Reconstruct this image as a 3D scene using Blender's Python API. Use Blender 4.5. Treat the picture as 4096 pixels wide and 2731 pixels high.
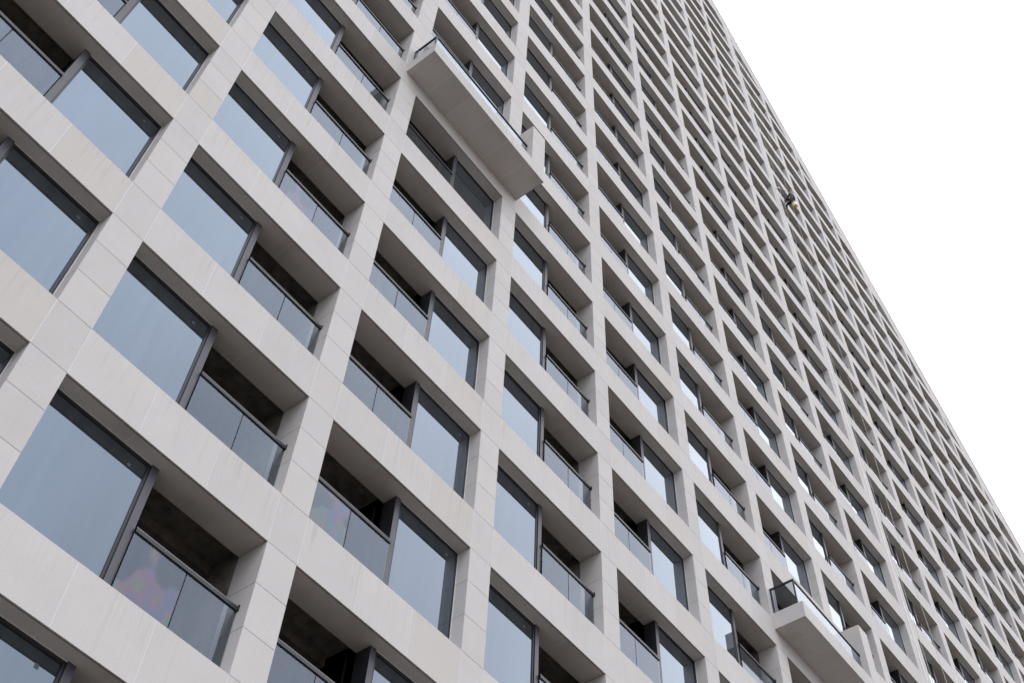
import bpy, bmesh, math, random
from mathutils import Vector, Matrix

random.seed(7)
for o in list(bpy.data.objects):
    bpy.data.objects.remove(o)
scene = bpy.context.scene
COL = scene.collection
Z0 = 13.4                      # facade datum (soffit of storey 0) above the street

# ------------------------------------------------------------------ camera
cam_d = bpy.data.cameras.new('camera')
cam = bpy.data.objects.new('camera', cam_d)
COL.objects.link(cam)
CR = Matrix(((0.6079082336048057, -0.6601457222377974, -0.4411974670446576),
             (-0.7931502007792975, -0.47906433922413694, -0.3760453667943552),
             (0.03688276723952524, 0.5785369342530154, -0.814821868377302)))
CP = Vector((-2.808924334520406, -10.29841420527657, -11.7233673902897 + Z0))
cam.matrix_world = Matrix.Translation(CP) @ CR.to_4x4()
cam_d.sensor_width = 36.0
cam_d.lens = 4688.228 / 4096 * 36.0
cam_d.clip_start = 0.1
cam_d.clip_end = 3000
scene.camera = cam

# ------------------------------------------------------------------ sky and sun
SUN_EL, SUN_AZ = math.radians(52), math.radians(214)
world = bpy.data.worlds.new('World')
scene.world = world
world.use_nodes = True
wn, wl = world.node_tree.nodes, world.node_tree.links
bg = wn['Background']
bg.inputs['Strength'].default_value = 0.1
sky = wn.new('ShaderNodeTexSky')
sky.sky_type = 'NISHITA'
sky.sun_disc = False
sky.sun_elevation = SUN_EL
sky.sun_rotation = SUN_AZ
geo = wn.new('ShaderNodeNewGeometry')
tc = wn.new('ShaderNodeTexCoord')
sep = wn.new('ShaderNodeSeparateXYZ')
wl.new(tc.outputs['Generated'], sep.inputs[0])
ramp = wn.new('ShaderNodeValToRGB')          # overcast deck: brighter overhead, dimmer at the horizon
ramp.color_ramp.elements[0].position = 0.0
ramp.color_ramp.elements[0].color = (0.55, 0.56, 0.58, 1)
ramp.color_ramp.elements[1].position = 0.75
ramp.color_ramp.elements[1].color = (1, 1, 1.0, 1)
wl.new(sep.outputs['Z'], ramp.inputs[0])
cn = wn.new('ShaderNodeTexNoise')
cn.inputs['Scale'].default_value = 2.4
cn.inputs['Detail'].default_value = 3
wl.new(tc.outputs['Generated'], cn.inputs['Vector'])
cmr = wn.new('ShaderNodeMapRange')
cmr.inputs['From Min'].default_value = 0.3
cmr.inputs['From Max'].default_value = 0.7
cmr.inputs['To Min'].default_value = 19.5
cmr.inputs['To Max'].default_value = 26.5
wl.new(cn.outputs['Fac'], cmr.inputs['Value'])
vm = wn.new('ShaderNodeVectorMath')
vm.operation = 'SCALE'
wl.new(ramp.outputs['Color'], vm.inputs[0])
wl.new(cmr.outputs[0], vm.inputs['Scale'])
mix = wn.new('ShaderNodeMix')
mix.data_type = 'RGBA'
mix.inputs['Factor'].default_value = 0.9
wl.new(sky.outputs['Color'], mix.inputs[6])
dotn = wn.new('ShaderNodeVectorMath')         # thin bluish cloud overhead, bright white cloud away to the right
dotn.operation = 'DOT_PRODUCT'
dotn.inputs[1].default_value = (0.8, 0.4, 0.4)
wl.new(tc.outputs['Generated'], dotn.inputs[0])
tr_ = wn.new('ShaderNodeValToRGB')
tr_.color_ramp.elements[0].position = 0.05
tr_.color_ramp.elements[0].color = (0.84, 0.88, 0.96, 1)
tr_.color_ramp.elements[1].position = 0.72
tr_.color_ramp.elements[1].color = (1.15, 1.12, 1.12, 1)
wl.new(dotn.outputs['Value'], tr_.inputs[0])
vmm = wn.new('ShaderNodeVectorMath')
vmm.operation = 'MULTIPLY'
wl.new(vm.outputs[0], vmm.inputs[0])
wl.new(tr_.outputs['Color'], vmm.inputs[1])
wl.new(vmm.outputs[0], mix.inputs[7])
wl.new(mix.outputs[2], bg.inputs['Color'])

sun_d = bpy.data.lights.new('sun', 'SUN')
sun_d.energy = 0.5
sun_d.angle = math.radians(25)
sun_d.color = (1.0, 0.96, 0.9)
sun = bpy.data.objects.new('sun', sun_d)
COL.objects.link(sun)
sd = Vector((math.sin(SUN_AZ) * math.cos(SUN_EL), math.cos(SUN_AZ) * math.cos(SUN_EL), math.sin(SUN_EL)))
sun.rotation_euler = sd.to_track_quat('Z', 'Y').to_euler()
sun.location = (0, -30, 120)

vs = scene.view_settings
vs.view_transform = 'Standard'
vs.look = 'None'
vs.exposure = 0.0
vs.gamma = 1.0
vs.use_curve_mapping = False

# ------------------------------------------------------------------ dimensions
W, PW, S, OFF, H = 4.242998, 0.595157, 0.973204, 0.498306, 3.3
YW = 0.27       # glazing plane
YL = 0.575      # depth of the stone lining
YB = 2.35       # back of the balcony recess
CMIN, CMAX, RMIN, RMAX = -3, 19, -4, 31


def px(p, side):
    x = (p - 1) * W + (0 if side == 'l' else PW)
    if p > 9 or (p == 9 and side == 'r'):
        x += OFF
    return x


def slope(x):                       # outer line of the slanted roof edge, datum heights
    return 121.45 - 0.9722 * x


BAND = 3.5
DROP = 0.62


# ------------------------------------------------------------------ materials
def new_mat(name):
    m = bpy.data.materials.new(name)
    m.use_nodes = True
    nt = m.node_tree
    return m, nt.nodes, nt.links, nt.nodes['Principled BSDF']


def simple(name, col, rough=0.5, metal=0.0, spec=0.5, noise=0.0, nscale=6.0, bump=0.0):
    m, n, l, b = new_mat(name)
    b.inputs['Base Color'].default_value = (*col, 1)
    b.inputs['Roughness'].default_value = rough
    b.inputs['Metallic'].default_value = metal
    b.inputs['Specular IOR Level'].default_value = spec
    if noise:
        g = n.new('ShaderNodeNewGeometry')
        t = n.new('ShaderNodeTexNoise')
        t.inputs['Scale'].default_value = nscale
        t.inputs['Detail'].default_value = 6
        l.new(g.outputs['Position'], t.inputs['Vector'])
        mr = n.new('ShaderNodeMapRange')
        mr.inputs['From Min'].default_value = 0.3
        mr.inputs['From Max'].default_value = 0.7
        mr.inputs['To Min'].default_value = 1 - noise
        mr.inputs['To Max'].default_value = 1 + noise
        l.new(t.outputs['Fac'], mr.inputs['Value'])
        v = n.new('ShaderNodeVectorMath')
        v.operation = 'SCALE'
        v.inputs[0].default_value = col
        l.new(mr.outputs[0], v.inputs['Scale'])
        l.new(v.outputs[0], b.inputs['Base Color'])
        if bump:
            bp = n.new('ShaderNodeBump')
            bp.inputs['Strength'].default_value = bump
            bp.inputs['Distance'].default_value = 0.02
            l.new(t.outputs['Fac'], bp.inputs['Height'])
            l.new(bp.outputs[0], b.inputs['Normal'])
    return m


def stone_mat():
    m, n, l, b = new_mat('pale_stone')
    b.inputs['Roughness'].default_value = 0.72
    b.inputs['Specular IOR Level'].default_value = 0.3
    g = n.new('ShaderNodeNewGeometry')
    sp = n.new('ShaderNodeSeparateXYZ')
    l.new(g.outputs['Position'], sp.inputs[0])

    def math_(op, a, bv=None, c=None):
        q = n.new('ShaderNodeMath')
        q.operation = op
        for i, v in enumerate((a, bv, c)):
            if v is None:
                continue
            if isinstance(v, (int, float)):
                q.inputs[i].default_value = v
            else:
                l.new(v, q.inputs[i])
        return q.outputs[0]

    def mapr(v, a, bb, c, d, smooth=False):
        q = n.new('ShaderNodeMapRange')
        if smooth:
            q.interpolation_type = 'SMOOTHSTEP'
        for k, val in (('From Min', a), ('From Max', bb), ('To Min', c), ('To Max', d)):
            q.inputs[k].default_value = val
        l.new(v, q.inputs['Value'])
        return q.outputs[0]

    def noise(scale, detail=4, vec=None, rough=0.5):
        t = n.new('ShaderNodeTexNoise')
        t.inputs['Scale'].default_value = scale
        t.inputs['Detail'].default_value = detail
        t.inputs['Roughness'].default_value = rough
        l.new(vec if vec is not None else g.outputs['Position'], t.inputs['Vector'])
        return t.outputs['Fac']

    at = n.new('ShaderNodeAttribute')
    at.attribute_name = 'tone'
    oi = n.new('ShaderNodeObjectInfo')
    tone = math_('ADD', mapr(at.outputs['Fac'], 0, 1, 0.955, 1.035),
                 mapr(oi.outputs['Random'], 0, 1, -0.02, 0.02))
    fine = mapr(noise(38, 3, rough=0.65), 0.3, 0.7, 0.955, 1.045)
    mid = mapr(noise(1.3, 5, rough=0.6), 0.3, 0.7, 0.965, 1.03)
    # rain streaks that run down from the ledges
    cmb = n.new('ShaderNodeCombineXYZ')
    l.new(math_('MULTIPLY', sp.outputs['X'], 16.0), cmb.inputs[0])
    l.new(math_('MULTIPLY', sp.outputs['Y'], 3.0), cmb.inputs[1])
    l.new(math_('MULTIPLY', sp.outputs['Z'], 0.45), cmb.inputs[2])
    st = noise(1.0, 4, cmb.outputs[0], 0.7)
    h = math_('MODULO', math_('ADD', sp.outputs['Z'], 33.0 - Z0 - S), H)   # 0..H, spandrel top at H
    down = mapr(h, H - S - 0.1, H, 0.15, 1.0, True)
    amount = noise(0.45, 2)
    streak = math_('MULTIPLY', mapr(st, 0.5, 0.74, 0.0, 1.0, True), down)
    streak = math_('MULTIPLY', streak, mapr(amount, 0.35, 0.65, 0.25, 1.0))
    upn = n.new('ShaderNodeSeparateXYZ')
    l.new(g.outputs['Normal'], upn.inputs[0])
    cmb2 = n.new('ShaderNodeCombineXYZ')
    l.new(math_('MULTIPLY', sp.outputs['X'], 34.0), cmb2.inputs[0])
    l.new(math_('MULTIPLY', sp.outputs['Z'], 1.1), cmb2.inputs[2])
    drip = math_('MULTIPLY', mapr(noise(1.0, 2, cmb2.outputs[0], 0.6), 0.60, 0.70, 0.0, 1.0, True), mapr(h, H - 0.5, H, 0.0, 1.0, True))
    drip = math_('MULTIPLY', drip, mapr(noise(0.8, 2), 0.45, 0.62, 0.0, 1.0))
    streak = math_('ADD', streak, math_('MULTIPLY', drip, 0.7))
    front = mapr(upn.outputs['Y'], -0.9, -0.5, 1.0, 0.0)
    streak = math_('MULTIPLY', streak, front)
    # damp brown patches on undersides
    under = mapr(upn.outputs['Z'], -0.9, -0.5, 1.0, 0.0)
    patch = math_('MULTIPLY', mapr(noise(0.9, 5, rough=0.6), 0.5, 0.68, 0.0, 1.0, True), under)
    tot = math_('MULTIPLY', math_('MULTIPLY', tone, fine), mid)
    v = n.new('ShaderNodeVectorMath')
    v.operation = 'SCALE'
    v.inputs[0].default_value = (0.562, 0.534, 0.518)
    l.new(tot, v.inputs['Scale'])
    m0 = n.new('ShaderNodeMix')
    m0.data_type = 'RGBA'
    l.new(mapr(at.outputs['Fac'], 0.90, 1.0, 0.0, 0.30), m0.inputs['Factor'])
    l.new(v.outputs[0], m0.inputs[6])
    m0.inputs[7].default_value = (0.46, 0.40, 0.345, 1)
    m1 = n.new('ShaderNodeMix')
    m1.data_type = 'RGBA'
    l.new(math_('MULTIPLY', streak, 0.40), m1.inputs['Factor'])
    l.new(m0.outputs[2], m1.inputs[6])
    m1.inputs[7].default_value = (0.22, 0.195, 0.17, 1)
    m2 = n.new('ShaderNodeMix')
    m2.data_type = 'RGBA'
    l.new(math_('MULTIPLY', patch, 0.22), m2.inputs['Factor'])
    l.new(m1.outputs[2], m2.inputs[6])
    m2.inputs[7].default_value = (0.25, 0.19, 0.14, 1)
    l.new(m2.outputs[2], b.inputs['Base Color'])
    bp = n.new('ShaderNodeBump')
    bp.inputs['Strength'].default_value = 0.25
    bp.inputs['Distance'].default_value = 0.006
    l.new(noise(60, 4, rough=0.7), bp.inputs['Height'])
    l.new(bp.outputs[0], b.inputs['Normal'])
    return m


def glass_mat(name, film=False, iris=False):
    m = bpy.data.materials.new(name)
    m.use_nodes = True
    n, l = m.node_tree.nodes, m.node_tree.links
    n.clear()
    out = n.new('ShaderNodeOutputMaterial')
    g = n.new('ShaderNodeNewGeometry')
    fr = n.new('ShaderNodeFresnel')
    fr.inputs['IOR'].default_value = 1.5
    # coated double pane: a steady mirror share plus the glancing-angle rise
    ref = n.new('ShaderNodeMath'); ref.operation = 'MULTIPLY_ADD'
    ref.inputs[1].default_value = 1.35 if not film else 1.1
    ref.inputs[2].default_value = 0.125 if not film else 0.055
    l.new(fr.outputs[0], ref.inputs[0])
    # faint pillowing of the panes
    wv = n.new('ShaderNodeTexNoise'); wv.inputs['Scale'].default_value = 1.1; wv.inputs['Detail'].default_value = 1
    l.new(g.outputs['Position'], wv.inputs['Vector'])
    bp = n.new('ShaderNodeBump'); bp.inputs['Strength'].default_value = 0.06; bp.inputs['Distance'].default_value = 0.02
    l.new(wv.outputs['Fac'], bp.inputs['Height'])
    tint = n.new('ShaderNodeMix'); tint.data_type = 'RGBA'
    mr = n.new('ShaderNodeMapRange'); mr.inputs['From Min'].default_value = 0.05; mr.inputs['From Max'].default_value = 0.24
    l.new(fr.outputs[0], mr.inputs['Value'])
    l.new(mr.outputs[0], tint.inputs['Factor'])
    tint.inputs[6].default_value = (0.69, 0.82, 1.0, 1) if not film else (0.68, 0.79, 0.97, 1)
    tint.inputs[7].default_value = (0.75, 0.83, 0.94, 1) if not film else (0.66, 0.71, 0.81, 1)
    gl = n.new('ShaderNodeBsdfGlossy'); gl.inputs['Roughness'].default_value = 0.022 if not film else 0.03
    l.new(tint.outputs[2], gl.inputs['Color'])
    if not film:
        l.new(bp.outputs[0], gl.inputs['Normal'])
    # rain-washed dust film
    dv = n.new('ShaderNodeMapping'); dv.inputs['Scale'].default_value = (9, 2, 0.5)
    l.new(g.outputs['Position'], dv.inputs['Vector'])
    dn = n.new('ShaderNodeTexNoise'); dn.inputs['Scale'].default_value = 1.0; dn.inputs['Detail'].default_value = 5
    l.new(dv.outputs[0], dn.inputs['Vector'])
    dm = n.new('ShaderNodeMapRange'); dm.inputs['From Min'].default_value = 0.35; dm.inputs['From Max'].default_value = 0.75
    dm.inputs['To Min'].default_value = 0.015 if not film else 0.09
    dm.inputs['To Max'].default_value = 0.085 if not film else 0.13
    l.new(dn.outputs['Fac'], dm.inputs['Value'])
    dust = n.new('ShaderNodeBsdfDiffuse'); dust.inputs['Color'].default_value = (0.34, 0.36, 0.39, 1)
    body = n.new('ShaderNodeBsdfDiffuse'); body.inputs['Color'].default_value = (0.012, 0.015, 0.017, 1)
    base = body.outputs[0]
    if film:
        tr = n.new('ShaderNodeBsdfTransparent'); tr.inputs['Color'].default_value = (0.62, 0.67, 0.70, 1)
        base = tr.outputs[0]
    ms = n.new('ShaderNodeMixShader')
    l.new(dm.outputs[0], ms.inputs[0]); l.new(base, ms.inputs[1]); l.new(dust.outputs[0], ms.inputs[2])
    under = ms.outputs[0]
    if iris:
        # protective film lifting off the glass: thin-film interference colours in a bubble shape
        tcn = n.new('ShaderNodeTexCoord')
        n1 = n.new('ShaderNodeTexNoise'); n1.inputs['Scale'].default_value = 2.2; n1.inputs['Detail'].default_value = 3
        mpi = n.new('ShaderNodeMapping'); mpi.inputs['Scale'].default_value = (1.9, 1.0, 0.75); mpi.inputs['Rotation'].default_value = (0, 0.5, 0)
        l.new(tcn.outputs['Object'], mpi.inputs['Vector'])
        l.new(mpi.outputs[0], n1.inputs['Vector'])
        sc = n.new('ShaderNodeMath'); sc.operation = 'MULTIPLY'; sc.inputs[1].default_value = 3.4
        l.new(n1.outputs['Fac'], sc.inputs[0])
        fc = n.new('ShaderNodeMath'); fc.operation = 'FRACT'; l.new(sc.outputs[0], fc.inputs[0])
        cr = n.new('ShaderNodeValToRGB')
        els = cr.color_ramp.elements
        els[0].position = 0.0; els[0].color = (0.15, 0.085, 0.17, 1)
        els[1].position = 1.0; els[1].color = (0.15, 0.085, 0.17, 1)
        for p, c in ((0.22, (0.07, 0.10, 0.17, 1)), (0.42, (0.06, 0.145, 0.105, 1)), (0.6, (0.15, 0.135, 0.075, 1)), (0.8, (0.18, 0.085, 0.11, 1))):
            e = els.new(p); e.color = c
        l.new(fc.outputs[0], cr.inputs[0])
        n2 = n.new('ShaderNodeTexNoise'); n2.inputs['Scale'].default_value = 0.85; n2.inputs['Detail'].default_value = 2
        l.new(tcn.outputs['Object'], n2.inputs['Vector'])
        mk = n.new('ShaderNodeMapRange'); mk.interpolation_type = 'SMOOTHSTEP'
        mk.inputs['From Min'].default_value = 0.42; mk.inputs['From Max'].default_value = 0.46; mk.inputs['To Max'].default_value = 0.65
        l.new(n2.outputs['Fac'], mk.inputs['Value'])
        idf = n.new('ShaderNodeBsdfDiffuse'); l.new(cr.outputs[0], idf.inputs['Color'])
        m2 = n.new('ShaderNodeMixShader')
        l.new(mk.outputs[0], m2.inputs[0]); l.new(under, m2.inputs[1]); l.new(idf.outputs[0], m2.inputs[2])
        under = m2.outputs[0]
    fin = n.new('ShaderNodeMixShader')
    l.new(ref.outputs[0], fin.inputs[0]); l.new(under, fin.inputs[1]); l.new(gl.outputs[0], fin.inputs[2])
    l.new(fin.outputs[0], out.inputs['Surface'])
    return m


M = {}
M['stone'] = stone_mat()
M['light_joint'] = simple('light_sealant', (0.68, 0.66, 0.66), 0.6)
M['dark_joint'] = simple('dark_joint', (0.25, 0.23, 0.215), 0.8)
M['frame'] = simple('black_aluminium', (0.018, 0.019, 0.024), 0.45, 0.0, 0.5, noise=0.15, nscale=3)
M['mullion'] = simple('anodised_aluminium', (0.070, 0.067, 0.082), 0.42, 0.1, 0.5, noise=0.12, nscale=5)
M['side_panel'] = simple('dark_side_panel', (0.022, 0.023, 0.028), 0.35, 0.0, 0.5, noise=0.2, nscale=2)
M['glass'] = glass_mat('window_glass')
M['rail_glass'] = glass_mat('balustrade_glass', film=True)
M['rainbow_glass'] = glass_mat('film_glass', film=True, iris=True)
M['sticker'] = simple('pale_sticker', (0.075, 0.09, 0.095), 0.5)
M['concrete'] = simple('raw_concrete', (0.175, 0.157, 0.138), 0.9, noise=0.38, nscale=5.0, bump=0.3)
M['roof'] = simple('roof_membrane', (0.30, 0.29, 0.28), 0.8, noise=0.1, nscale=1)
M['white_trim'] = simple('white_trim', (0.80, 0.80, 0.81), 0.35, noise=0.03, nscale=2)
M['rail_metal'] = simple('grey_metal', (0.21, 0.20, 0.225), 0.45, 0.3, noise=0.1, nscale=4)
MATS = list(M)


# ------------------------------------------------------------------ mesh helpers
class MB:
    def __init__(self):
        self.v, self.f, self.m, self.t = [], [], [], []

    def poly(self, pts, mat, tone=None):
        i = len(self.v)
        self.v += [tuple(p) for p in pts]
        self.f.append(tuple(range(i, i + len(pts))))
        self.m.append(mat)
        self.t.append(random.random() if tone is None else tone)

    def rect(self, o, u, w, mat, tone=None):
        o, u, w = Vector(o), Vector(u), Vector(w)
        self.poly((o, o + u, o + u + w, o + w), mat, tone)

    def front(self, x0, x1, z0, z1, y, mat, tone=None):        # faces -y
        self.poly(((x0, y, z0), (x1, y, z0), (x1, y, z1), (x0, y, z1)), mat, tone)

    def box(self, x0, x1, y0, y1, z0, z1, mat, skip='', tone=None):
        t = random.random() if tone is None else tone
        if '-y' not in skip: self.poly(((x0, y0, z0), (x1, y0, z0), (x1, y0, z1), (x0, y0, z1)), mat, t)
        if '+y' not in skip: self.poly(((x1, y1, z0), (x0, y1, z0), (x0, y1, z1), (x1, y1, z1)), mat, t)
        if '-x' not in skip: self.poly(((x0, y1, z0), (x0, y0, z0), (x0, y0, z1), (x0, y1, z1)), mat, t)
        if '+x' not in skip: self.poly(((x1, y0, z0), (x1, y1, z0), (x1, y1, z1), (x1, y0, z1)), mat, t)
        if '-z' not in skip: self.poly(((x0, y0, z0), (x0, y1, z0), (x1, y1, z0), (x1, y0, z0)), mat, t)
        if '+z' not in skip: self.poly(((x0, y0, z1), (x1, y0, z1), (x1, y1, z1), (x0, y1, z1)), mat, t)

    def tube(self, pts, r, mat, n=8):
        pts = [Vector(p) for p in pts]
        rings = []
        for i, p in enumerate(pts):
            d = (pts[min(i + 1, len(pts) - 1)] - pts[max(i - 1, 0)]).normalized()
            a = d.cross(Vector((0.31, 0.2, 0.93)))
            if a.length < 0.05:
                a = d.cross(Vector((1, 0, 0)))
            a.normalize()
            b = d.cross(a)
            rr = r[i] if isinstance(r, (list, tuple)) else r
            rings.append([p + (a * math.cos(k / n * math.tau) + b * math.sin(k / n * math.tau)) * rr for k in range(n)])
        for i in range(len(pts) - 1):
            for k in range(n):
                self.poly((rings[i][k], rings[i][(k + 1) % n], rings[i + 1][(k + 1) % n], rings[i + 1][k]), mat, 0.5)
        self.poly(rings[0][::-1], mat, 0.5)
        self.poly(rings[-1], mat, 0.5)

    def add(self, other, dx, dz):
        i = len(self.v)
        self.v += [(a + dx, b, c + dz) for a, b, c in other.v]
        self.f += [tuple(k + i for k in f) for f in other.f]
        self.m += other.m
        self.t += [random.random() for _ in other.t]

    def mesh(self, name, clip=None):
        me = bpy.data.meshes.new(name)
        used = []
        for m in self.m:
            if m not in used:
                used.append(m)
        me.from_pydata([(a, b, c) for a, b, c in self.v], [], self.f)
        for m in used:
            me.materials.append(M[m] if isinstance(m, str) else m)
        idx = {m: k for k, m in enumerate(used)}
        me.polygons.foreach_set('material_index', [idx[m] for m in self.m])
        at = me.attributes.new('tone', 'FLOAT', 'FACE')
        at.data.foreach_set('value', self.t)
        if clip is not None:
            bm = bmesh.new()
            bm.from_mesh(me)
            bmesh.ops.bisect_plane(bm, geom=bm.verts[:] + bm.edges[:] + bm.faces[:], dist=1e-5,
                                   plane_co=clip[0], plane_no=clip[1], clear_outer=True)
            bm.to_mesh(me)
            bm.free()
        me.update()
        return me


def link(name, data, parent=None, loc=(0, 0, 0)):
    o = bpy.data.objects.new(name, data)
    COL.objects.link(o)
    o.location = loc
    if parent is not None:
        o.parent = parent
    return o


def tag(o, label, cat, group=None, kind=None):
    if label: o['label'] = label
    if cat: o['category'] = cat
    if group: o['group'] = group
    if kind: o['kind'] = kind
    return o


# clip plane: lower line of the slanted parapet band
CL_CO = Vector((0, 0, slope(0) - BAND + Z0))
CL_NO = Vector((0.9722, 0, 1)).normalized()
CLIP = (CL_CO, CL_NO)


def zband(x):
    return slope(x) - BAND


# ------------------------------------------------------------------ ground
g = MB()
g.rect((-1500, -1500, 0), (3000, 0, 0), (0, 3000, 0), 'stone')
M['asphalt'] = simple('asphalt', (0.055, 0.054, 0.052), 0.9, noise=0.25, nscale=1.5)
M['paving'] = simple('pavement_slabs', (0.155, 0.134, 0.110), 0.85, noise=0.18, nscale=0.8)
g.m = ['paving']
tag(link('ground', g.mesh('ground')), None, None, kind='structure')
g = MB()
g.rect((-400, -34, 0.004), (900, 0, 0), (0, 13, 0), 'asphalt')
tag(link('road', g.mesh('road')), None, None, kind='structure')

# ------------------------------------------------------------------ building pieces (datum heights, x from opening's left edge)
OW = W - PW                      # opening width
TH = (H - S) / 3


def spandrel_mb(ow=OW):
    b = MB()
    gl = 0.005
    t = ow / 3
    for k in range(3):
        b.front(k * t + gl, (k + 1) * t - gl, 0, S, 0, 'stone')
    for k in range(4):
        xx = k * t
        b.front(max(xx - gl, 0), min(xx + gl, ow), 0.002, S - 0.002, -0.001, 'light_joint')
    # front panel return, drip groove, soffit panels
    b.poly(((0, 0, 0), (0, 0.028, 0), (ow, 0.028, 0), (ow, 0, 0)), 'stone', 0.3)
    b.poly(((0, 0.028, 0.012), (0, 0.04, 0.012), (ow, 0.04, 0.012), (ow, 0.028, 0.012)), 'dark_joint')
    b.poly(((0, 0.028, 0), (0, 0.028, 0.012), (ow, 0.028, 0.012), (ow, 0.028, 0)), 'dark_joint')
    for k in range(3):
        x0, x1 = k * t + (0.005 if k else 0), (k + 1) * t - (0.005 if k < 2 else 0)
        b.poly(((x0, 0.04, 0), (x0, YL, 0), (x1, YL, 0), (x1, 0.04, 0)), 'stone')
    for k in (1, 2):
        b.poly(((k * t - 0.005, 0.045, -0.001), (k * t - 0.005, YL - .005, -0.001), (k * t + 0.005, YL - .005, -0.001), (k * t + 0.005, 0.045, -0.001)), 'light_joint')
    b.poly(((0, 0, S), (ow, 0, S), (ow, YL, S), (0, YL, S)), 'stone')
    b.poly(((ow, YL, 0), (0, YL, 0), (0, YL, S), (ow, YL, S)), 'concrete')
    return b


BW_L, BW_R = 1.83, 1.92      # window widths: window-left bays / balcony-left bays
MUL = 0.117


def halves(c):
    """(window x0, x1, mullion x0, x1, balcony x0, x1) inside a bay"""
    if c % 2:
        return 0.0, BW_L - MUL, BW_L - MUL, BW_L, BW_L, OW
    wx = OW - 1.73
    return wx + MUL, OW, wx, wx + MUL, 0.0, wx


def window_mb(c, with_glass):
    x0, x1, m0, m1, b0, b1 = halves(c)
    fr, gl = MB(), MB()
    z0, z1 = S, H
    fw = 0.055
    fr.box(x0, x1, YW + 0.012, YW + 0.09, z1 - fw, z1, 'frame', '+z+y')
    fr.box(x0, x1, YW + 0.012, YW + 0.09, z0, z0 + fw, 'frame', '-z+y')
    fr.box(x0, x0 + 0.04, YW + 0.012, YW + 0.09, z0 + fw, z1 - fw, 'frame', '+y-z+z')
    fr.box(x1 - 0.04, x1, YW + 0.012, YW + 0.09, z0 + fw, z1 - fw, 'frame', '+y-z+z')
    # light sealant bead where the frame meets the stone
    jx = x1 if c % 2 == 0 else x0
    fr.box(min(jx, jx - 0.012 if c % 2 == 0 else jx + 0.012), max(jx, jx - 0.012 if c % 2 == 0 else jx + 0.012), YW + 0.001, YW + 0.011, z0, z1, 'light_joint', '+y')
    fr.box(x0, x1, YW + 0.001, YW + 0.011, z1 - 0.012, z1, 'light_joint', '+y+z')
    fr.box(m0, m1, YW - 0.008, YW + 0.16, z0, z1, 'frame', '+z-z-y')
    fr.front(m0, m1, z0, z1, YW - 0.008, 'mullion')
    # side panel of the glazed box, facing the balcony
    ys = m1 - 0.02 if c % 2 else m0
    fr.box(ys, ys + 0.02, YW + 0.16, YB, z0, z1 + 0.2, 'side_panel', '-y+y')
    sx = (m0 - 0.0) if c % 2 else m1
    for k in range(3):      # ribs of the side panel
        yy = 0.75 + k * 0.52
        xx = m1 if c % 2 else m0 - 0.012
        fr.box(xx, xx + 0.012, yy, yy + 0.05, z0, z1, 'frame', '+z-z')
    gl.front(x0 + 0.04, x1 - 0.04, z0 + fw, z1 - fw, YW + 0.03, 'glass')
    xs = x1 - 0.30
    gl.front(xs - 0.028, xs + 0.028, z1 - 0.285, z1 - 0.225, YW + 0.026, 'sticker')
    return fr, gl


def railing_mb(c):
    x0, x1, m0, m1, b0, b1 = halves(c)
    ry, rz = 0.235, S + 1.215
    h = MB()
    h.box(b0, b1, ry - 0.022, ry + 0.03, rz - 0.016, rz, 'rail_metal', '-x+x')
    h.box(b0, b1, ry - 0.028, ry + 0.02, rz - 0.078, rz - 0.016, 'frame', '-x+x')
    ex = b1 if c % 2 else b0
    e0, e1 = (ex - 0.014, ex - 0.001) if c % 2 else (ex + 0.001, ex + 0.014)
    h.box(e0, e1, ry - 0.045, ry + 0.05, rz - 0.085, rz + 0.02, 'frame')
    for q in (0.27, 0.73):                  # fixing screws under the rail
        xx = b0 + (b1 - b0) * q
        h.box(xx - 0.008, xx + 0.008, ry - 0.033, ry - 0.0281, rz - 0.053, rz - 0.04, 'rail_metal', '+y')
    mid = (b0 + b1) / 2
    h.box(mid - 0.006, mid + 0.006, ry + 0.005, ry + 0.02, S, rz - 0.065, 'frame')
    panels = []
    for a, bb in ((b0 + 0.006, mid - 0.010), (mid + 0.010, b1 - 0.02)):
        p = MB()
        p.front(a, bb, S - 0.02, rz - 0.06, ry - 0.004, 'rail_glass')
        p.poly(((a, ry - 0.004, S - 0.02), (a, ry - 0.004, rz - 0.06), (a, ry + 0.008, rz - 0.06), (a, ry + 0.008, S - 0.02)), 'frame')
        panels.append(p)
    return h, panels


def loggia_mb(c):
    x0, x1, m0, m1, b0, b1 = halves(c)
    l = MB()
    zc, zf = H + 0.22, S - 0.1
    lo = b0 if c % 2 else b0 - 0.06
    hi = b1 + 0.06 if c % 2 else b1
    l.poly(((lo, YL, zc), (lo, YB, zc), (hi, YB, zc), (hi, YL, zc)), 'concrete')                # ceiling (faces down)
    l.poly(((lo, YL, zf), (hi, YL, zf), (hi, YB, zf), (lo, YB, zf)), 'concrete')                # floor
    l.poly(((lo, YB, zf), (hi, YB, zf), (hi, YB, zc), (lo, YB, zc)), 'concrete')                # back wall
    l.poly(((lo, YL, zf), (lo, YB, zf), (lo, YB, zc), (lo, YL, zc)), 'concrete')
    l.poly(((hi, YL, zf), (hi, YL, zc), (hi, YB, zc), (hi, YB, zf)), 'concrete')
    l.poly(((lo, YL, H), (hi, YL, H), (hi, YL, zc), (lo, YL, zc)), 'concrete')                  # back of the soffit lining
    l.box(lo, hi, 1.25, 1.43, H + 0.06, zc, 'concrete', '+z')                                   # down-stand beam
    # terrace doors in the back wall
    w = hi - lo
    l.box(lo + w * 0.15, lo + w * 0.85, YB - 0.08, YB - 0.01, zf, H - 0.05, 'frame', '+y-z')
    for k in (0, 1):
        l.front(lo + w * (0.18 + 0.34 * k), lo + w * (0.48 + 0.34 * k), zf + 0.1, H - 0.12, YB - 0.085, 'glass')
    return l


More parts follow.
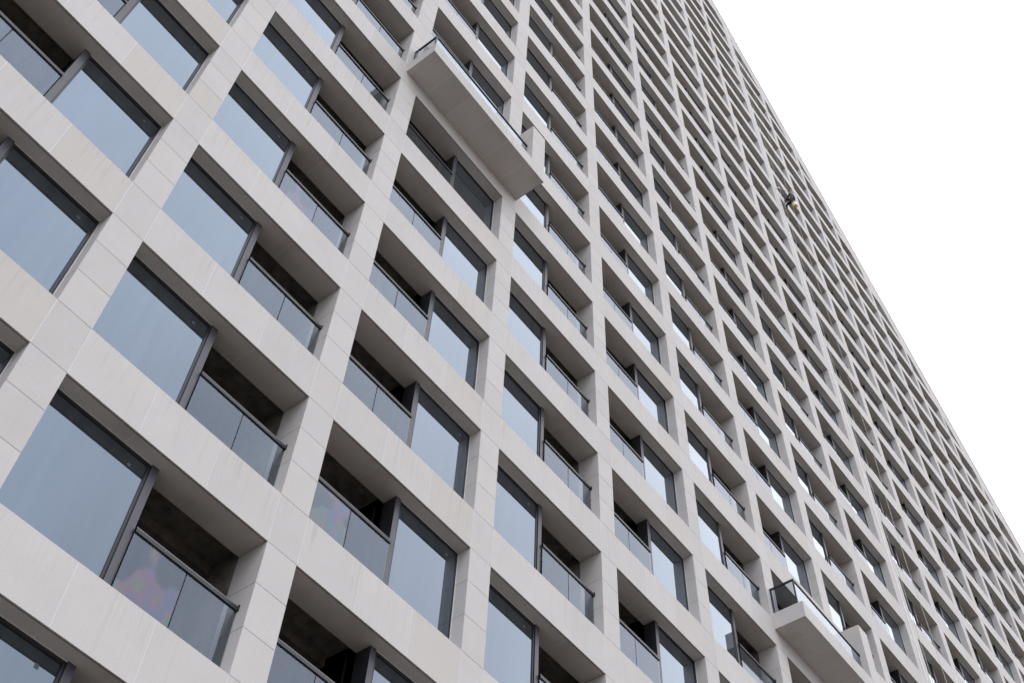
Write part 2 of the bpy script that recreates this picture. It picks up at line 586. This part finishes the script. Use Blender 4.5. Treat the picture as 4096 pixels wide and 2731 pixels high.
def pier_mb(p):
    """full-height pier with stone jambs, panels one third of the opening high"""
    b = MB()
    xl, xr = px(p, 'l'), px(p, 'r')
    gj = 0.004
    wide = p == 9
    mids = [xl, (xl + xr) / 2, xr] if wide else [xl, xr]
    for r in range(RMIN, RMAX + 2):
        lev = [r * H, r * H + S, r * H + S + TH, r * H + S + 2 * TH, (r + 1) * H]
        for a, c in zip(lev[:-1], lev[1:]):
            if a > zband(xl) + 1:
                continue
            for i in range(len(mids) - 1):
                b.front(mids[i] + gj, mids[i + 1] - gj, a + Z0 + gj, c + Z0 - gj, 0, 'stone')
            b.front(xl, xr, a + Z0 - gj, a + Z0 + gj, 0.003, 'dark_joint')
            if abs(a - r * H) < 1e-6:                      # sealant beside the spandrel ends
                b.front(xl, xl + gj, a + Z0 + .002, c + Z0 - .002, -0.001, 'light_joint')
                b.front(xr - gj, xr, a + Z0 + .002, c + Z0 - .002, -0.001, 'light_joint')
            else:
                b.front(xl, xl + gj, a + Z0 + gj, c + Z0 - gj, 0.0015, 'stone', 0.9)
                b.front(xr - gj, xr, a + Z0 + gj, c + Z0 - gj, 0.0015, 'stone', 0.9)
                b.poly(((xl, YL, a + Z0 + gj), (xl, 0.002, a + Z0 + gj), (xl, 0.002, c + Z0 - gj), (xl, YL, c + Z0 - gj)), 'stone')
                b.poly(((xr, 0.002, a + Z0 + gj), (xr, YL, a + Z0 + gj), (xr, YL, c + Z0 - gj), (xr, 0.002, c + Z0 - gj)), 'stone')
                b.poly(((xl + .003, YL, a + Z0 - gj), (xl + .003, 0.002, a + Z0 - gj), (xl + .003, 0.002, a + Z0 + gj), (xl + .003, YL, a + Z0 + gj)), 'dark_joint')
                b.poly(((xr - .003, 0.002, a + Z0 - gj), (xr - .003, YL, a + Z0 - gj), (xr - .003, YL, a + Z0 + gj), (xr - .003, 0.002, a + Z0 + gj)), 'dark_joint')
    if wide:
        b.front(mids[1] - gj, mids[1] + gj, RMIN * H + Z0, zband(xl) + 1 + Z0, 0.003, 'dark_joint')
    # solid core behind
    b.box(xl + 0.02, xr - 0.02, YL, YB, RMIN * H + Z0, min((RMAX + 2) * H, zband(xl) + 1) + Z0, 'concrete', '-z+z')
    return b


# ------------------------------------------------------------------ the building
GX = px(CMIN, 'r')
bld = link('apartment_building', None, None, (16.0, 0, 0))
tag(bld, 'tall pale stone grid facade high-rise with slanted roof edge and recessed glass-railed balconies', 'building')
BO = bld.location.copy()


def part(name, me, parent=None, loc=(0, 0, 0)):
    """child of the building; loc given in world coordinates"""
    o = bpy.data.objects.new(name, me)
    COL.objects.link(o)
    if parent is None:
        o.parent = bld
        o.location = Vector(loc) - BO
    else:
        o.parent = parent
        o.location = loc
    return o


for p in range(CMIN, CMAX + 2):
    pm = pier_mb(p)
    part('pier', pm.mesh('pier', CLIP))


# which bays exist, which the photo shows, how near they are
def bay_x(c):
    return px(c, 'r')


def in_frame(P):
    v = CR.transposed() @ (Vector(P) - CP)
    if v.z > -0.5:
        return None
    f = 4688.228
    return (2048 + f * v.x / -v.z, 1365.5 - f * v.y / -v.z)


bays = []
for c in range(CMIN, CMAX + 1):
    x0 = bay_x(c)
    for r in range(RMIN, RMAX + 1):
        if r * H > zband(x0) + 0.2:
            continue
        whole = (r + 1) * H + 0.3 < zband(x0 + OW)
        pts = [in_frame((x0 + a * OW, 0, Z0 + r * H + b * H)) for a in (0, 0.5, 1) for b in (0, 0.5, 1)]
        seen = False
        if all(pts):
            xs, ys = [p[0] for p in pts], [p[1] for p in pts]
            seen = any(-60 < p[0] < 4156 and -60 < p[1] < 2791 for p in pts)
        d = (Vector((x0 + OW / 2, 0, Z0 + (r + 0.5) * H)) - CP).length
        bays.append((0 if (seen and whole) else 1, d, c, r, whole))
bays.sort()

proto = {}
for par in (0, 1):
    fr, gl = window_mb(par, True)
    hr, pn = railing_mb(par)
    proto[par] = dict(span=spandrel_mb(), frame=fr, pane=gl, rail=hr, panels=pn, log=loggia_mb(par))
PM = {par: dict(span=d['span'].mesh('spandrel'), frame=d['frame'].mesh('window'), pane=d['pane'].mesh('pane'),
                rail=d['rail'].mesh('balcony_railing'), panels=[p.mesh('glass_panel') for p in d['panels']],
                log=d['log'].mesh('loggia')) for par, d in proto.items()}
RAINBOW = {(1, -1): 0, (1, 2): 0, (2, 0): 0, (2, -1): 1}
rest = {k: MB() for k in ('spandrel', 'window', 'balcony_railing', 'loggia')}
NI = 100
for i, (_, d, c, r, whole) in enumerate(bays):
    par = c % 2
    x0, zz = bay_x(c), Z0 + r * H
    if i < NI:
        loc = (x0, 0, zz)
        part('spandrel', PM[par]['span'], None, loc)
        w = part('window', PM[par]['frame'], None, loc)
        pn_ = part('pane', PM[par]['pane'], w)
        pn_.rotation_euler = (random.uniform(-.0018, .0018), 0, random.uniform(-.0018, .0018))   # panes never sit quite true
        rl = part('balcony_railing', PM[par]['rail'], None, loc)
        for k, pm in enumerate(PM[par]['panels']):
            if RAINBOW.get((c, r)) == k:
                pm = pm.copy()
                pm.materials.clear()
                pm.materials.append(M['rainbow_glass'])
                pm.materials.append(M['frame'])
            gp = part('glass_panel', pm, rl)
            if RAINBOW.get((c, r)) == k:
                gp['label'] = 'glass panel with rainbow-coloured patches under its peeling film'
        part('loggia', PM[par]['log'], None, loc)
    else:
        pr = proto[par]
        rest['spandrel'].add(pr['span'], x0, zz)
        rest['window'].add(pr['frame'], x0, zz)
        rest['window'].add(pr['pane'], x0, zz)
        rest['balcony_railing'].add(pr['rail'], x0, zz)
        for p in pr['panels']:
            rest['balcony_railing'].add(p, x0, zz)
        rest['loggia'].add(pr['log'], x0, zz)
for k, mb in rest.items():
    part(k, mb.mesh(k, CLIP))['kind'] = 'stuff'

# ------------------------------------------------------------------ slanted parapet, top cap, roof and rear body
XR = px(CMAX + 1, 'r')
ZC = (RMAX + 1) * H + S                       # flat top at the far left, out of the picture
XT = (slope(0) - ZC - DROP) / 0.9722         # where the flat top meets the slope
k9 = 0.9722


def zb(x): return zband(x) + Z0
def zt(x): return slope(x) - DROP + Z0


pb = MB()
n_seg = 44
xs = [XT + (XR - XT) * i / n_seg for i in range(n_seg + 1)]
for a, c in zip(xs[:-1], xs[1:]):
    pb.poly(((a + .006, 0, zb(a + .006)), (c - .006, 0, zb(c - .006)), (c - .006, 0, zt(c - .006)), (a + .006, 0, zt(a + .006))), 'stone')
    pb.poly(((c - .006, 0.003, zb(c)), (c + .006, 0.003, zb(c)), (c + .006, 0.003, zt(c)), (c - .006, 0.003, zt(c))), 'light_joint')
    pb.poly(((a, 0, zb(a)), (a, YL, zb(a)), (c, YL, zb(c)), (c, 0, zb(c))), 'stone')
a, c = XT, XR
pb.poly(((a, 0, zt(a)), (c, 0, zt(c)), (c, 0.35, zt(c)), (a, 0.35, zt(a))), 'white_trim')
pb.poly(((c, 0.35, zt(c)), (a, 0.35, zt(a)), (a, 0.35, zb(a)), (c, 0.35, zb(c))), 'stone')
part('parapet', pb.mesh('parapet'))

rl = MB()                                     # eave rail that follows the slope
def seg(x0, x1, y0, y1, lo, hi, mat):
    A = [(x0, y, slope(x0) + Z0 + d) for y in (y0, y1) for d in (lo, hi)]
    B = [(x1, y, slope(x1) + Z0 + d) for y in (y0, y1) for d in (lo, hi)]
    rl.poly((A[0], B[0], B[1], A[1]), mat)
    rl.poly((A[2], A[3], B[3], B[2]), mat)
    rl.poly((A[1], B[1], B[3], A[3]), mat)
    rl.poly((A[0], A[2], B[2], B[0]), mat)
    rl.poly((A[0], A[1], A[3], A[2]), mat)
    rl.poly((B[0], B[2], B[3], B[1]), mat)
seg(XT, XR, 0.0, 0.10, -0.14, 0.0, 'rail_metal')
seg(XT, XR, 0.02, 0.06, -0.50, -0.42, 'rail_metal')
x = XT + 0.3
while x < XR - 0.5:
    seg(x, x + 0.17, 0.015, 0.09, -DROP, -0.141, 'frame')
    seg(x + 0.23, x + 0.26, 0.03, 0.07, -DROP, -0.141, 'rail_metal')
    seg(x - 0.09, x - 0.06, 0.03, 0.07, -DROP, -0.141, 'rail_metal')
    x += 0.77
part('roof_rail', rl.mesh('roof_rail'))

body = MB()
DEEP = 24.0
zr = lambda x: slope(x) - 1.9 + Z0
gx = px(CMIN, 'l')
P = [(gx, 0.0), (XR, 0.0), (XR, zr(XR)), (XT - 1.9, ZC + Z0 - 1.4), (gx, ZC + Z0 - 1.4)]
yb0 = YB + 0.05
body.poly([(x, yb0, z) for x, z in P], 'concrete')
body.poly([(x, DEEP, z) for x, z in P[::-1]], 'stone')
body.poly(((gx, DEEP, 0), (gx, 0.6, 0), (gx, 0.6, P[4][1]), (gx, DEEP, P[4][1])), 'stone')
body.poly(((XR, 0.6, 0), (XR, DEEP, 0), (XR, DEEP, P[2][1]), (XR, 0.6, P[2][1])), 'stone')
body.poly(((XR, 0.35, P[2][1]), (XR, DEEP, P[2][1]), (P[3][0], DEEP, P[3][1]), (P[3][0], 0.35, P[3][1])), 'roof')
body.poly(((P[3][0], 0.35, P[3][1]), (P[3][0], DEEP, P[3][1]), (gx, DEEP, P[4][1]), (gx, 0.35, P[4][1])), 'roof')
part('wall', body.mesh('wall'))

tr = MB()
xm = (px(9, 'l') + px(9, 'r')) / 2
tr.box(xm - 0.018, xm + 0.018, -0.03, -0.002, Z0 - 13, zb(xm), 'white_trim', '+y')
part('joint_cover', tr.mesh('joint_cover', CLIP))


# ------------------------------------------------------------------ projecting balconies
def projecting(c, r):
    xl = px(c, 'l') + 0.115
    xr = px(c + 1, 'r') - 0.02
    fx = px(c + 1, 'l') + 0.01
    zb_, zt_ = r * H + 0.62 + Z0, r * H + 1.17 + Z0
    D = 0.96
    s = MB()
    n = 6
    t = (xr - xl) / n
    g_ = 0.006
    for k in range(n):
        a, b_ = xl + k * t, xl + (k + 1) * t
        s.poly(((a + g_, -D + 0.03, zb_), (a + g_, -0.001, zb_), (b_ - g_, -0.001, zb_), (b_ - g_, -D + 0.03, zb_)), 'stone')
        if k:
            s.poly(((a - g_, -D + 0.035, zb_ - .001), (a - g_, -0.004, zb_ - .001), (a + g_, -0.004, zb_ - .001), (a + g_, -D + 0.035, zb_ - .001)), 'light_joint')
    t3 = (fx - xl) / 3
    for k in range(3):
        a, b_ = xl + k * t3, xl + (k + 1) * t3
        s.front(a + (g_ if k else 0), b_ - g_, zb_ - 0.012, zt_, -D, 'stone')
        s.front(b_ - g_, b_ + g_, zb_ - 0.012, zt_, -D + .003, 'light_joint')
    s.poly(((xl, -D, zb_ - .012), (xl, -D + .03, zb_ - .012), (xr, -D + .03, zb_ - .012), (xr, -D, zb_ - .012)), 'stone', 0.3)
    s.poly(((xl, -D + .03, zb_ - .012), (xl, -D + .03, zb_ + .01), (xr, -D + .03, zb_ + .01), (xr, -D + .03, zb_ - .012)), 'dark_joint')
    s.poly(((xl, -0.001, zb_), (xl, -D, zb_), (xl, -D, zt_), (xl, -0.001, zt_)), 'stone')
    s.poly(((xl, -D, zt_), (fx, -D, zt_), (fx, -0.001, zt_), (xl, -0.001, zt_)), 'stone')
    sl = part('projecting_balcony', s.mesh('projecting_balcony'))
    # fin wall at the right end, standing on the slab
    f = MB()
    ztop = (r + 1) * H + Z0 - 0.04
    lv = [zb_ - .012, zt_, zt_ + (ztop - zt_) * 0.36, zt_ + (ztop - zt_) * 0.68, ztop]
    for a, b_ in zip(lv[:-1], lv[1:]):
        f.front(fx + (0.006 if a < zt_ else 0.002), xr, a + .003, b_ - .003, -D, 'stone')
        f.front(fx, xr, a - .003, a + .003, -D + .003, 'dark_joint')
        f.poly(((xr, -D, a), (xr, -0.001, a), (xr, -0.001, b_), (xr, -D, b_)), 'stone')
        if a >= zt_ - 1e-6:
            f.poly(((fx, -0.001, a + .003), (fx, -D, a + .003), (fx, -D, b_ - .003), (fx, -0.001, b_ - .003)), 'stone')
            f.poly(((fx + .003, -0.001, a - .003), (fx + .003, -D, a - .003), (fx + .003, -D, a + .003), (fx + .003, -0.001, a + .003)), 'dark_joint')
    f.poly(((fx, -D, ztop), (xr, -D, ztop), (xr, -0.001, ztop), (fx, -0.001, ztop)), 'stone')
    part('fin_wall', f.mesh('fin_wall'), sl, (0, 0, 0))
    # railing set in from the edges
    lx, ry, hz = xl + 0.12, -0.76, zt_ + 1.0
    h = MB()
    h.box(lx - .025, fx, ry - .025, ry + .025, hz - .05, hz, 'frame', '+x')
    h.box(lx - .025, lx + .025, ry + .025, -0.002, hz - .05, hz, 'frame', '-y+y')
    h.box(lx - .02, lx + .02, ry - .02, ry + .02, zt_, hz - .05, 'frame', '+z-z')
    h.box(lx - .02, lx + .02, -0.06, -0.01, zt_, hz - .05, 'frame', '+z-z')
    h.box(lx - .012, lx + .012, -0.13, -0.11, zt_, hz - .05, 'rail_metal', '+z-z')
    h.box(lx - .012, fx, ry - .012, ry + .012, zt_, zt_ + .03, 'frame', '+x-z')
    part('handrail', h.mesh('handrail'), sl)
    n = 3
    w = (fx - lx - .03) / n
    for k in range(n):
        p = MB()
        p.front(lx + .025 + k * w + .006, lx + .025 + (k + 1) * w - .006, zt_ + .03, hz - .05, ry, 'rail_glass')
        part('glass_panel', p.mesh('glass_panel'), sl)
    p = MB()
    p.poly(((lx, -0.06, zt_ + .03), (lx, ry + .02, zt_ + .03), (lx, ry + .02, hz - .05), (lx, -0.06, hz - .05)), 'side_glass')
    part('glass_panel', p.mesh('glass_panel'), sl)
    return sl


M['side_glass'] = glass_mat('clear_side_glass', film=True)
for nd in M['side_glass'].node_tree.nodes:
    if nd.type == 'MAP_RANGE' and abs(nd.inputs['To Min'].default_value - 0.09) < 1e-4:
        nd.inputs['To Min'].default_value, nd.inputs['To Max'].default_value = 0.01, 0.05
projecting(2, 5)
projecting(6, 3)

# ------------------------------------------------------------------ rope access worker
M['dark_cloth'] = simple('dark_clothing', (0.018, 0.020, 0.030), 0.85, noise=0.3, nscale=9)
M['skin'] = simple('skin', (0.42, 0.26, 0.19), 0.6)
M['hair'] = simple('black_hair', (0.012, 0.010, 0.009), 0.7)
M['board'] = simple('brown_board', (0.17, 0.12, 0.08), 0.7, noise=0.2, nscale=8)
M['rope'] = simple('pale_rope', (0.52, 0.52, 0.48), 0.8, noise=0.15, nscale=20)
M['yellow'] = simple('yellow_plastic', (0.50, 0.34, 0.045), 0.45, noise=0.15, nscale=12)
M['white_plastic'] = simple('white_plastic', (0.75, 0.78, 0.82), 0.4)
M['shoe'] = simple('grey_shoe', (0.22, 0.21, 0.20), 0.7)

WX, WY, WZ = 35.35, -0.62, 55.5 + Z0         # pelvis


def skin_obj(name, pts, edges, radii, mat, parent=None, level=2):
    me = bpy.data.meshes.new(name)
    me.from_pydata(pts, edges, [])
    o = link(name, me, parent)
    md = o.modifiers.new('skin', 'SKIN')
    md.use_smooth_shade = True
    for i, rr in enumerate(radii):
        sv = me.skin_vertices[0].data[i] if me.skin_vertices else None
    if not me.skin_vertices:
        pass
    sub = o.modifiers.new('sub', 'SUBSURF')
    sub.levels = sub.render_levels = level
    me.materials.append(mat)
    return o


def body_mesh():
    """seated abseiler facing the wall (+y): one vertex per joint"""
    J = {}
    J['pelvis'] = ((0, -.03, 0), .24)
    J['belly'] = ((0, -.06, .18), .25)
    J['chest'] = ((0, -.06, .38), .26)
    J['neck'] = ((0, 0, .56), .06)
    J['head1'] = ((0, .03, .66), .085)
    J['head2'] = ((0, .04, .78), .095)
    E = [('pelvis', 'belly'), ('belly', 'chest'), ('chest', 'neck'), ('neck', 'head1'), ('head1', 'head2')]
    for s, n in ((-1, 'L'), (1, 'R')):
        J['hip' + n] = ((s * .11, .04, -.03), .13)
        J['knee' + n] = ((s * .20, .42, .04), .085)
        J['ankle' + n] = ((s * .19, .46, -.38), .045)
        J['toe' + n] = ((s * .20, .58, -.42), .035)
        J['sho' + n] = ((s * .19, -.02, .47), .09)
        J['elb' + n] = ((s * .25, .10, .24 if s < 0 else .34), .07)
        J['wri' + n] = ((s * (.10 if s < 0 else .12), .26, .36 if s < 0 else .52), .03)
        J['palm' + n] = ((s * .06, .30, .40 if s < 0 else .58), .032)
        E += [('pelvis', 'hip' + n), ('hip' + n, 'knee' + n), ('knee' + n, 'ankle' + n), ('ankle' + n, 'toe' + n),
              ('chest', 'sho' + n), ('sho' + n, 'elb' + n), ('elb' + n, 'wri' + n), ('wri' + n, 'palm' + n)]
        pc = Vector(J['palm' + n][0])
        for k in range(5):
            d = Vector((-s * .03, .015, .03)) if k else Vector((s * .012, .035, .01))
            off = Vector((0, .012 - .012 * k, .02 * (k - 2) * .6))
            a = pc + off + d
            b = a + Vector((-s * .025, .02 - .004 * k, .008))
            J['f%s%da' % (n, k)] = (tuple(a), .0095)
            J['f%s%db' % (n, k)] = (tuple(b), .008)
            E += [('palm' + n, 'f%s%da' % (n, k)), ('f%s%da' % (n, k), 'f%s%db' % (n, k))]
    names = list(J)
    me = bpy.data.meshes.new('person')
    me.from_pydata([Vector(J[k][0]) for k in names], [(names.index(a), names.index(b)) for a, b in E], [])
    return me, [J[k][1] for k in names]


me, rad = body_mesh()
per = link('person', me, None, (WX, WY, WZ))
per.rotation_euler = (0.0, 0.0, math.radians(14))
md = per.modifiers.new('skin', 'SKIN')
md.use_smooth_shade = True
if not me.skin_vertices:
    bpy.context.view_layer.objects.active = per
    per.select_set(True)
    bpy.ops.mesh.customdata_skin_add()
for i, rr in enumerate(rad):
    sv = me.skin_vertices[0].data[i]
    sv.radius = (rr, rr)
    sv.use_root = i == 0
sb = per.modifiers.new('sub', 'SUBSURF')
sb.levels = sb.render_levels = 1
me.materials.append(M['dark_cloth'])
tag(per, 'abseiling worker in dark clothes sitting on ropes in front of the facade', 'person')


def sphere(name, c, r, mat, parent, sz=(1, 1, 1), cut=None):
    bm = bmesh.new()
    bmesh.ops.create_uvsphere(bm, u_segments=18, v_segments=12, radius=r)
    for v in bm.verts:
        v.co = Vector((v.co.x * sz[0], v.co.y * sz[1], v.co.z * sz[2]))
    if cut is not None:
        bmesh.ops.bisect_plane(bm, geom=bm.verts[:] + bm.edges[:] + bm.faces[:], plane_co=(0, 0, cut), plane_no=(0, 0, -1), clear_outer=True)
    for f in bm.faces:
        f.smooth = True
    m_ = bpy.data.meshes.new(name)
    bm.to_mesh(m_)
    bm.free()
    m_.materials.append(mat)
    o = link(name, m_, parent, c)
    return o


sphere('hair', (0, .035, .80), .112, M['hair'], per, (1, 1.05, 1), -0.01)
for s in (-1, 1):
    sphere('shoe', (s * .20, .53, -.42), .062, M['shoe'], per, (.8, 1.9, .8))

sb_ = MB()
sb_.box(-.30, .30, -.06, .10, -.24, -.205, 'board')
for s in (-1, 1):
    for yy in (-.1, .14):
        sb_.tube(((s * .28, yy, -.18), (s * .2, .05, .35), (0.02, .12, .95)), .012, 'rope', 6)
seat = link('work_seat', sb_.mesh('work_seat'), None, (WX, WY, WZ))
seat.rotation_euler = per.rotation_euler
tag(seat, 'brown board seat slung on cords beneath the abseiling worker', 'seat')

bk = MB()
prof = [(0.0, 0.0), (.125, 0.0), (.135, .02), (.16, .34), (.172, .345), (.172, .36), (.155, .36), (.125, .03), (0, .03)]
NS = 20
for (r0, z0), (r1, z1) in zip(prof[:-1], prof[1:]):
    for k in range(NS):
        a, b_ = k / NS * math.tau, (k + 1) / NS * math.tau
        q = [(r0 * math.cos(a), r0 * math.sin(a), z0), (r0 * math.cos(b_), r0 * math.sin(b_), z0),
             (r1 * math.cos(b_), r1 * math.sin(b_), z1), (r1 * math.cos(a), r1 * math.sin(a), z1)]
        if r0 == 0: q = q[1:]
        elif r1 == 0: q = q[:3]
        bk.poly(q, 'yellow' if z0 < .03 and z1 < .03 else 'white_plastic', .5)
BK = (WX - 0.08, WY - 0.10, WZ - 1.02)
bucket = link('bucket', bk.mesh('bucket'), None, BK)
tag(bucket, 'white bucket with yellow bottom hanging below the abseiling worker', 'bucket')
hb = MB()
hb.tube([(.172 * math.cos(t), 0, .35 + .2 * math.sin(t)) for t in [i / 10 * math.pi for i in range(11)]], .006, 'rail_metal', 6)
link('handle', hb.mesh('handle'), bucket)
hb = MB()
hb.tube([(0, 0, .55), (0, .02, .8), (-.1, .1, 1.14)], .008, 'rope', 6)
link('cord', hb.mesh('cord'), bucket)

rp = MB()
PA = [(34.1, .2, 87.6), (34.35, -.45, 84.5), (34.55, -.5, 77.5), (34.7, -.5, 72.5), (35.25, -.5, 62), (35.45, -.5, 59.0), (35.5, -.46, 56.8),
      (35.4, -.5, 54.6), (35.4, -.5, 50), (35.5, -.5, 42), (35.5, -.5, 31), (35.1, -.5, 27.5), (34.98, -.5, 23.3), (35.2, -.5, 20.6), (35.3, -.5, 8), (35.3, -.5, -13)]
rp.tube([(x, y, z + Z0) for x, y, z in PA], .010, 'rope', 6)
ra = link('rope', rp.mesh('rope'), None)
tag(ra, 'long pale working rope that the abseiler hangs on, running down from the roof edge', 'rope')
rp = MB()
PB = [(33.4, .2, 88.2), (33.45, -.45, 85), (33.5, -.5, 75), (33.6, -.5, 66), (33.75, -.5, 58), (33.65, -.5, 52), (33.45, -.5, 35), (33.4, -.5, 10), (33.4, -.5, -13)]
rp.tube([(x, y, z + Z0) for x, y, z in PB], .009, 'rope', 6)
rb = link('rope', rp.mesh('rope'), None)
tag(rb, 'spare pale rope hanging straight beside the wide pier, left of the abseiler', 'rope')
rp = MB()
pts = []
A, B, Cc = Vector((34.55, -.3, 56.35)), Vector((35.2, -1.0, 55.2)), Vector((36.05, -.75, 57.2))
for i in range(17):
    t = i / 16
    pts.append((A * (1 - t) ** 2 + B * 2 * t * (1 - t) + Cc * t * t) + Vector((0, 0, Z0)))
for i in range(1, 9):
    t = i / 8
    pts.append(Vector((36.05 - .6 * t, -.75 + .1 * t, 57.2 + Z0 - .15 * t + .12 * math.sin(t * math.pi))))
rp.tube(pts, .015, 'rope', 6)
rp.tube([A + Vector((-.05, .28, Z0 + .1)), A + Vector((0, 0, Z0))], .05, 'white_plastic', 8)
lan = link('lanyard', rp.mesh('lanyard'), None)
tag(lan, 'thick pale lanyard looping from the wide pier round the abseiling worker', 'lanyard')
